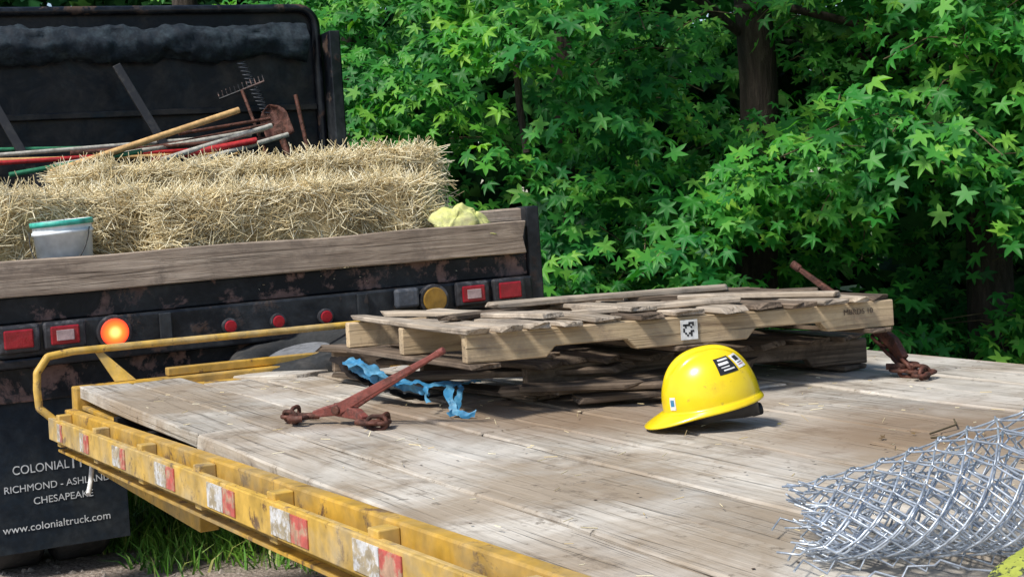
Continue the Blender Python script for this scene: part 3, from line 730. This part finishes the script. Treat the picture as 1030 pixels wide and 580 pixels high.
# ---- hay bales
def bale(a0,a1,y0_,y1,z0,z1,n=6500,ang=0,roll=0):
    e=empty('hay_bale',kw((a0+a1)/2,(y0_+y1)/2,(z0+z1)/2),(0,-.02+roll,math.radians(24.5+ang)))
    lx,ly,lz=(a1-a0)/2,(y1-y0_)/2,(z1-z0)/2
    g=24; v=[];f=[]
    for i in range(g+1):
        for j in range(2*g):
            th=math.pi*(i/g-.5); ph=2*math.pi*j/(2*g)
            sp=lambda c,p:math.copysign(abs(c)**p,c)
            x=sp(math.cos(th),.22)*sp(math.cos(ph),.22); y=sp(math.cos(th),.22)*sp(math.sin(ph),.22); z=sp(math.sin(th),.22)
            q=Vector((x*lx*.97,y*ly*.96,z*lz*.95)); q+=noise.noise_vector(q*9+Vector((a0*9,y0_*5,0)))*.028; v.append(q)
    for i in range(g):
        for j in range(2*g): k=(j+1)%(2*g); f.append((i*2*g+j,i*2*g+k,(i+1)*2*g+k,(i+1)*2*g+j))
    mesh('packed_straw',v,f,M['strawcore'],e,True)
    P=np.zeros((n,3)); L=np.array([lx,ly,lz])
    area=np.array([ly*lz,lx*lz,lx*ly*1.2]); ax=rng.choice(3,n,p=area/area.sum()); sg=rng.choice([-1,1],n)
    sg=np.where((ax==1),np.where(rng.random(n)<.85,-1,1),sg); sg=np.where((ax==2),np.where(rng.random(n)<.9,1,-1),sg)
    for k in range(3): P[:,k]=rng.uniform(-1,1,n)*L[k]
    P[np.arange(n),ax]=sg*L[ax]*rng.uniform(.93,1.05,n)
    bulge=.05*np.array([noise.noise(Vector((p[0]*7+a0*9,p[1]*7,p[2]*7+y0_*3))) for p in P]); P[np.arange(n),ax]+=sg*bulge
    D=rng.normal(size=(n,3))*np.array([.8,.7,.6]); fl=np.floor((P[:,0]+lx)/.11); D[:,2]+=np.sin(fl*2.3)*.7; D[:,0]+=np.cos(fl*1.7)*1.0
    D[np.arange(n),ax]=rng.normal(size=n)*.30
    far=rng.random(n)<.15; D[far,ax[far]]+=sg[far]*1.0
    slivers('straw_stems',P,D,rng.uniform(.025,.11,n),rng.uniform(.0011,.0026,n),M['straw'],e)
    for y_ in(-ly*.4,ly*.4):
        tube('twine',[(-lx*1.0,y_,-lz),(-lx*1.0,y_,lz*.95),(-lx*.9,y_,lz*1.0),(lx*.9,y_,lz*1.0),(lx*1.0,y_,lz*.95),(lx*1.0,y_,-lz)],.003,M['twine'],e)
    return e
bale(-.60,.53,.29,.74,1.17,1.62,7500,0,.02)
bale(.55,1.80,.13,.58,1.17,1.59,9500,1,-.015)
bale(.25,1.02,.76,1.2,1.17,1.73,6000,-2,.02)
bale(1.02,2.04,.60,1.05,1.17,1.73,8500,-1,-.02)
bale(-.95,.22,.80,1.25,1.17,1.62,4000)
n=1100; aa=rng.uniform(-.2,2.2,n); yy=rng.uniform(.03,.35,n)
P=np.array([kw(a,y,1.17+.01+.02*rng.random()) for a,y in zip(aa,yy)]); slivers('loose_straw',P,rng.normal(size=(n,3))*[1,1,.3],rng.uniform(.02,.06,n),rng.uniform(.001,.002,n),M['straw'])

bk=empty('plastic_bucket',kw(.175,.145,1.165),(math.radians(2),math.radians(-3),0))
prof=[(.095,0),(.100,.01),(.118,.30),(.124,.302),(.124,.315),(.119,.315),(.119,.335),(.128,.336),(.128,.356),(.117,.358),(.112,.33),(.095,.02),(.0,.02)]
v=[];f=[];sg=48
for r,z in prof:
    for i in range(sg): a=2*math.pi*i/sg; v.append((r*math.cos(a),r*math.sin(a),z))
for k in range(len(prof)-1):
    for i in range(sg): j=(i+1)%sg; f.append((k*sg+i,k*sg+j,(k+1)*sg+j,(k+1)*sg+i))
ob=mesh('body',v,f,M['bucket'],bk,True); ob.data.materials.append(M['teal'])
for p in ob.data.polygons:
    if p.index//sg in(6,7,8): p.material_index=1
tube('wire_handle',[(.125*math.cos(a),-.04-.09*math.sin(a)*.9,.32-.17*math.sin(a)) for a in np.linspace(0,math.pi,16)],.0025,M['ink'],bk)

v=[];f=[];g=44
for i in range(g+1):
    for j in range(g+1):
        x=(i/g-.5)*.29; y=(j/g-.5)*.18; r=math.sqrt((x/.145)**2+(y/.09)**2)
        z=.075*max(0,1-r**2)**.6; q=Vector((x,y,z))
        nn=noise.noise_vector(Vector((x*16,y*16,2)))*.034+noise.noise_vector(Vector((x*36,y*36,5)))*.010
        v.append(q*1.0+Vector((nn.x,nn.y,abs(nn.z)*1.3*(1.2-min(1,r)))))
for i in range(g):
    for j in range(g): a=i*(g+1)+j; f.append((a,a+1,a+g+2,a+g+1))
ob=mesh('cloth_rag',v,f,M['cloth'],None,True); ob.location=kw(1.91,.05,1.375); ob.rotation_euler=(math.radians(18),math.radians(8),math.radians(24.5))
m=ob.modifiers.new('s','SOLIDIFY'); m.thickness=.003

# ============================================================ VEGETATION
def ysurf(x):
    y=8.0-.12*x if x>0 else 8.0-1.0*x
    if x<-1.1: y=9.1+(-1.1-x)*2.4
    return y
def clear_of_truck(c,m=2.62):
    q=Vector((c.x+1.94,c.y-5.6)); a=q.dot(td); n_=q.dot(tn)
    return not(-.8<a<m and -1<n_<6.4)
leafP=[];leafN=[];leafT=[];leafS=[]; twigs=[]
# hollows between the crowns where the trunks show (world x,z, radius x,z)
hollows=((1.48,2.0,.26,.50),(1.0,1.75,.25,.30),(2.75,1.05,.24,.26),(2.1,2.3,.22,.18))
def sprays(count,xr,zr,dmax,gapthr,nl=(9,14),size=(.115,.19)):
    made=0; tries=0
    while made<count and tries<count*6:
        tries+=1
        x=random.uniform(*xr); z=random.uniform(*zr); dep=random.random()**1.5*dmax
        lump=noise.noise(Vector((x*.75,z*.95,3.1)))*.95+noise.noise(Vector((x*2.1,z*2.3,8)))*.36
        g=noise.noise(Vector((x*1.15+9,z*1.4,dep*.35)))+.5*noise.noise(Vector((x*2.7,z*3.1,5)))
        for (hx,hz,rx_,rz_) in hollows: g-=.75*math.exp(-((x-hx)/rx_)**2-((z-hz)/rz_)**2)
        if g<gapthr and dep<1.6: continue
        y=ysurf(x)+lump+dep
        if z<1.0: y+= (1.0-z)*.25
        made+=1
        p=Vector((x,y,z)); az=random.gauss(-math.pi/2,.75); up=random.uniform(-.35,.45)
        d=Vector((math.cos(az),math.sin(az),up)).normalized(); L=random.uniform(.35,.70); n_=random.randint(*nl)
        side=d.cross(Vector((0,0,1))).normalized()
        if random.random()<.2 and clear_of_truck(p,3.3): twigs.append([p-d*.3+Vector((0,0,-.03)),p,p+d*L*.5+Vector((0,0,-.03)),p+d*L*.9+Vector((0,0,-.14*L/.5))])
        tilt=random.uniform(.2,1.3)
        for i in range(n_):
            u=(i+random.random())/n_; c=p+d*(L*u)+Vector((0,0,-.32*L*u*u)); sgn=1 if i%2 else -1
            off=side*(sgn*random.uniform(.03,.17)*(1.15-u*.6)); c=c+off+Vector((random.gauss(0,.02),random.gauss(0,.02),random.gauss(0,.04)))
            if not clear_of_truck(c): continue
            nrm=Vector((0,0,1))+Vector((-.12,-.35,0))+d*(tilt+random.gauss(0,.35))+side*random.gauss(0,.5)
            tip=d*.6+side*sgn*.8+Vector((0,0,-.6))+Vector((random.gauss(0,.25),random.gauss(0,.25),0))
            leafP.append(c);leafN.append(nrm);leafT.append(tip);leafS.append(random.uniform(*size))
sprays(2250,(-2.3,4.6),(.15,3.7),2.0,-.10)
sprays(700,(-7,9.5),(.3,6.0),2.2,-.20,size=(.15,.24))
V,F=leafset(np.array(leafP),np.array(leafN),np.array(leafT),np.array(leafS),lobed=True)
fol=fastmesh('sweetgum_foliage',V,F,M['leaf'])
tube('foliage_twigs',twigs,.004,M['twig'],fol,res=1)
print('leaves',len(leafP))
def woods(n,xr,zr,d0,d1,sz):
    X=rng.uniform(*xr,n); Z=rng.uniform(*zr,n)
    Y=np.array([ysurf(x) for x in np.clip(X,-3.2,15)])+d0+rng.random(n)*(d1-d0)
    Nn=np.c_[rng.normal(size=n)*.5,rng.normal(size=n)*.5-1.0,np.ones(n)*.7]
    return leafset(np.c_[X,Y,Z],Nn,rng.normal(size=(n,3))+[0,-.3,-.5],rng.uniform(*sz,n),.6)
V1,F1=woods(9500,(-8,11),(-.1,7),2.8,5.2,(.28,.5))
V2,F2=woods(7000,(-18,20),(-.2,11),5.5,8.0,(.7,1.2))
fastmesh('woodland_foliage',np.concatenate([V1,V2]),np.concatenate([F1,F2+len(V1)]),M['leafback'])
def tree(x,y,r,H,lean=(0,0)):
    e=empty('sweetgum_tree',(x,y,0)); v=[];f=[];sg=20;nr=22
    o=random.random()*50
    for i in range(nr+1):
        u=i/nr; z=H*u; rr=r*(1-.6*u)*(1+.5*math.exp(-z*4)); cx=lean[0]*z+.12*noise.noise(Vector((z*.5,o,0))); cy=lean[1]*z+.12*noise.noise(Vector((z*.5,o,7)))
        for k in range(sg):
            a=2*math.pi*k/sg; q=rr*(1+.10*noise.noise(Vector((math.cos(a)*3,math.sin(a)*3,z*1.3+o)))); v.append((cx+q*math.cos(a),cy+q*math.sin(a),z))
    for i in range(nr):
        for k in range(sg): j=(k+1)%sg; f.append((i*sg+k,i*sg+j,(i+1)*sg+j,(i+1)*sg+k))
    mesh('trunk',v,f,M['bark'],e,True)
    for k in range(8):
        z=random.uniform(1.0,H*.9); a=random.uniform(0,6.28); L=random.uniform(.9,2.0)
        c=Vector((lean[0]*z,lean[1]*z,z)); d=Vector((math.cos(a),math.sin(a),.35))
        tube('limb',[c,c+d*L*.4+Vector((0,0,.05)),c+d*L*.8+Vector((0,0,.0)),c+d*L+Vector((.1,0,-.15))],r*random.uniform(.12,.22),M['bark'],e,smooth=True,res=2)
for (x,y,r,H,l) in ((1.62,9.3,.15,8,(.01,0)),(3.05,8.9,.15,7.5,(.0,0)),(.35,10.4,.12,8,(.03,0)),(-1.3,12.2,.16,8,(0,0)),(4.9,9.3,.18,8,(0,0)),(6.9,9.0,.16,8,(0,0)),(-3.6,16.0,.2,9,(0,0))):
    tree(x,y,r,H,l)
tube('bare_branch',[(2.75,8.0,3.1),(2.95,7.5,2.72),(3.1,7.4,2.45),(3.3,7.3,2.15),(3.5,7.2,1.95)],.008,M['twig'],fol,smooth=True)
tube('bare_branch',[(2.98,7.5,2.68),(3.15,7.4,2.66),(3.4,7.3,2.5)],.005,M['twig'],fol,smooth=True)
tube('bare_branch',[(.09,8.5,2.6),(.10,8.45,2.1),(.13,8.4,1.8)],.022,M['bark'],fol,smooth=True)

n=34000
gx=rng.uniform(-3.2,4.5,n); gy=rng.uniform(5.8,9.8,n)
keep=np.array([noise.noise(Vector((x*.9,y*.9,0)))*.9+.5*noise.noise(Vector((x*3,y*3,4)))+(y+.8*x-4.95)*.9>-.05 for x,y in zip(gx,gy)])
gx,gy=gx[keep],gy[keep]; n=len(gx); h=rng.uniform(.06,.18,n)*(.7+.8*np.clip((gy-5.8)/2,0,1)); a=rng.uniform(0,6.28,n); wv=rng.uniform(.003,.007,n); lx=rng.normal(size=n)*.05; ly=rng.normal(size=n)*.05
P0=np.c_[gx-wv*np.cos(a),gy-wv*np.sin(a),np.zeros(n)]; P1=np.c_[gx+wv*np.cos(a),gy+wv*np.sin(a),np.zeros(n)]
Mi0=np.c_[gx-wv*.8*np.cos(a)+lx*.4,gy-wv*.8*np.sin(a)+ly*.4,h*.6]; Mi1=np.c_[gx+wv*.8*np.cos(a)+lx*.4,gy+wv*.8*np.sin(a)+ly*.4,h*.6]; Tp=np.c_[gx+lx*1.4,gy+ly*1.4,h]
V=np.stack([P0,P1,Mi0,Mi1,Tp],1).reshape(-1,3); b=(np.arange(n)*5)[:,None]
F=np.concatenate([b+np.array([[0,1,3]]),b+np.array([[0,3,2]]),b+np.array([[2,3,4]])],1).reshape(-1,3)
fastmesh('grass',V,F,M['grass'])
v=[];f=[]
for i in range(520):
    c=Vector((random.uniform(-3.2,.5),random.uniform(5.2,7.0),0)); r=random.uniform(.006,.022); b0=len(v)
    pts=[(1,0,0),(-1,0,0),(0,1,0),(0,-1,0),(0,0,.7),(0,0,-.4)]
    for p in pts: v.append(c+Vector(p)*r*random.uniform(.7,1.3))
    for tri in((0,2,4),(2,1,4),(1,3,4),(3,0,4),(2,0,5),(1,2,5),(3,1,5),(0,3,5)): f.append(tuple(b0+k for k in tri))
mesh('gravel',v,f,M['stone'])

# ============================================================ LIGHT
sv=Vector((-.46,-.42,.80)).normalized()
w=bpy.data.worlds.new('World'); scene.world=w; w.use_nodes=True; nt=w.node_tree
sk=nt.nodes.new('ShaderNodeTexSky'); sk.sky_type='NISHITA'; sk.sun_disc=False
sk.sun_elevation=math.asin(sv.z); sk.sun_rotation=math.atan2(sv.x,sv.y)
bg=nt.nodes['Background']; nt.links.new(sk.outputs[0],bg.inputs[0]); bg.inputs[1].default_value=.15
sl=bpy.data.lights.new('sun','SUN'); sl.energy=4.6; sl.angle=math.radians(10.0); sl.color=(1,.955,.87)
so=link(bpy.data.objects.new('sun',sl)); so.rotation_mode='QUATERNION'; so.rotation_quaternion=Vector((0,0,1)).rotation_difference(sv); so.location=(-5,-5,10)

# ============================================================ CAMERA
cd=bpy.data.cameras.new('camera'); cam=link(bpy.data.objects.new('camera',cd))
cd.sensor_width=36; cd.lens=48.93; cd.shift_x=4.25/1030; cd.shift_y=-85/1030; cd.clip_start=.05; cd.clip_end=1000
cam.matrix_world=Matrix.Translation((0,0,1.5))@Matrix.Rotation(math.radians(90),4,'X')@Matrix.Rotation(math.radians(-2.86),4,'Z')
scene.camera=cam
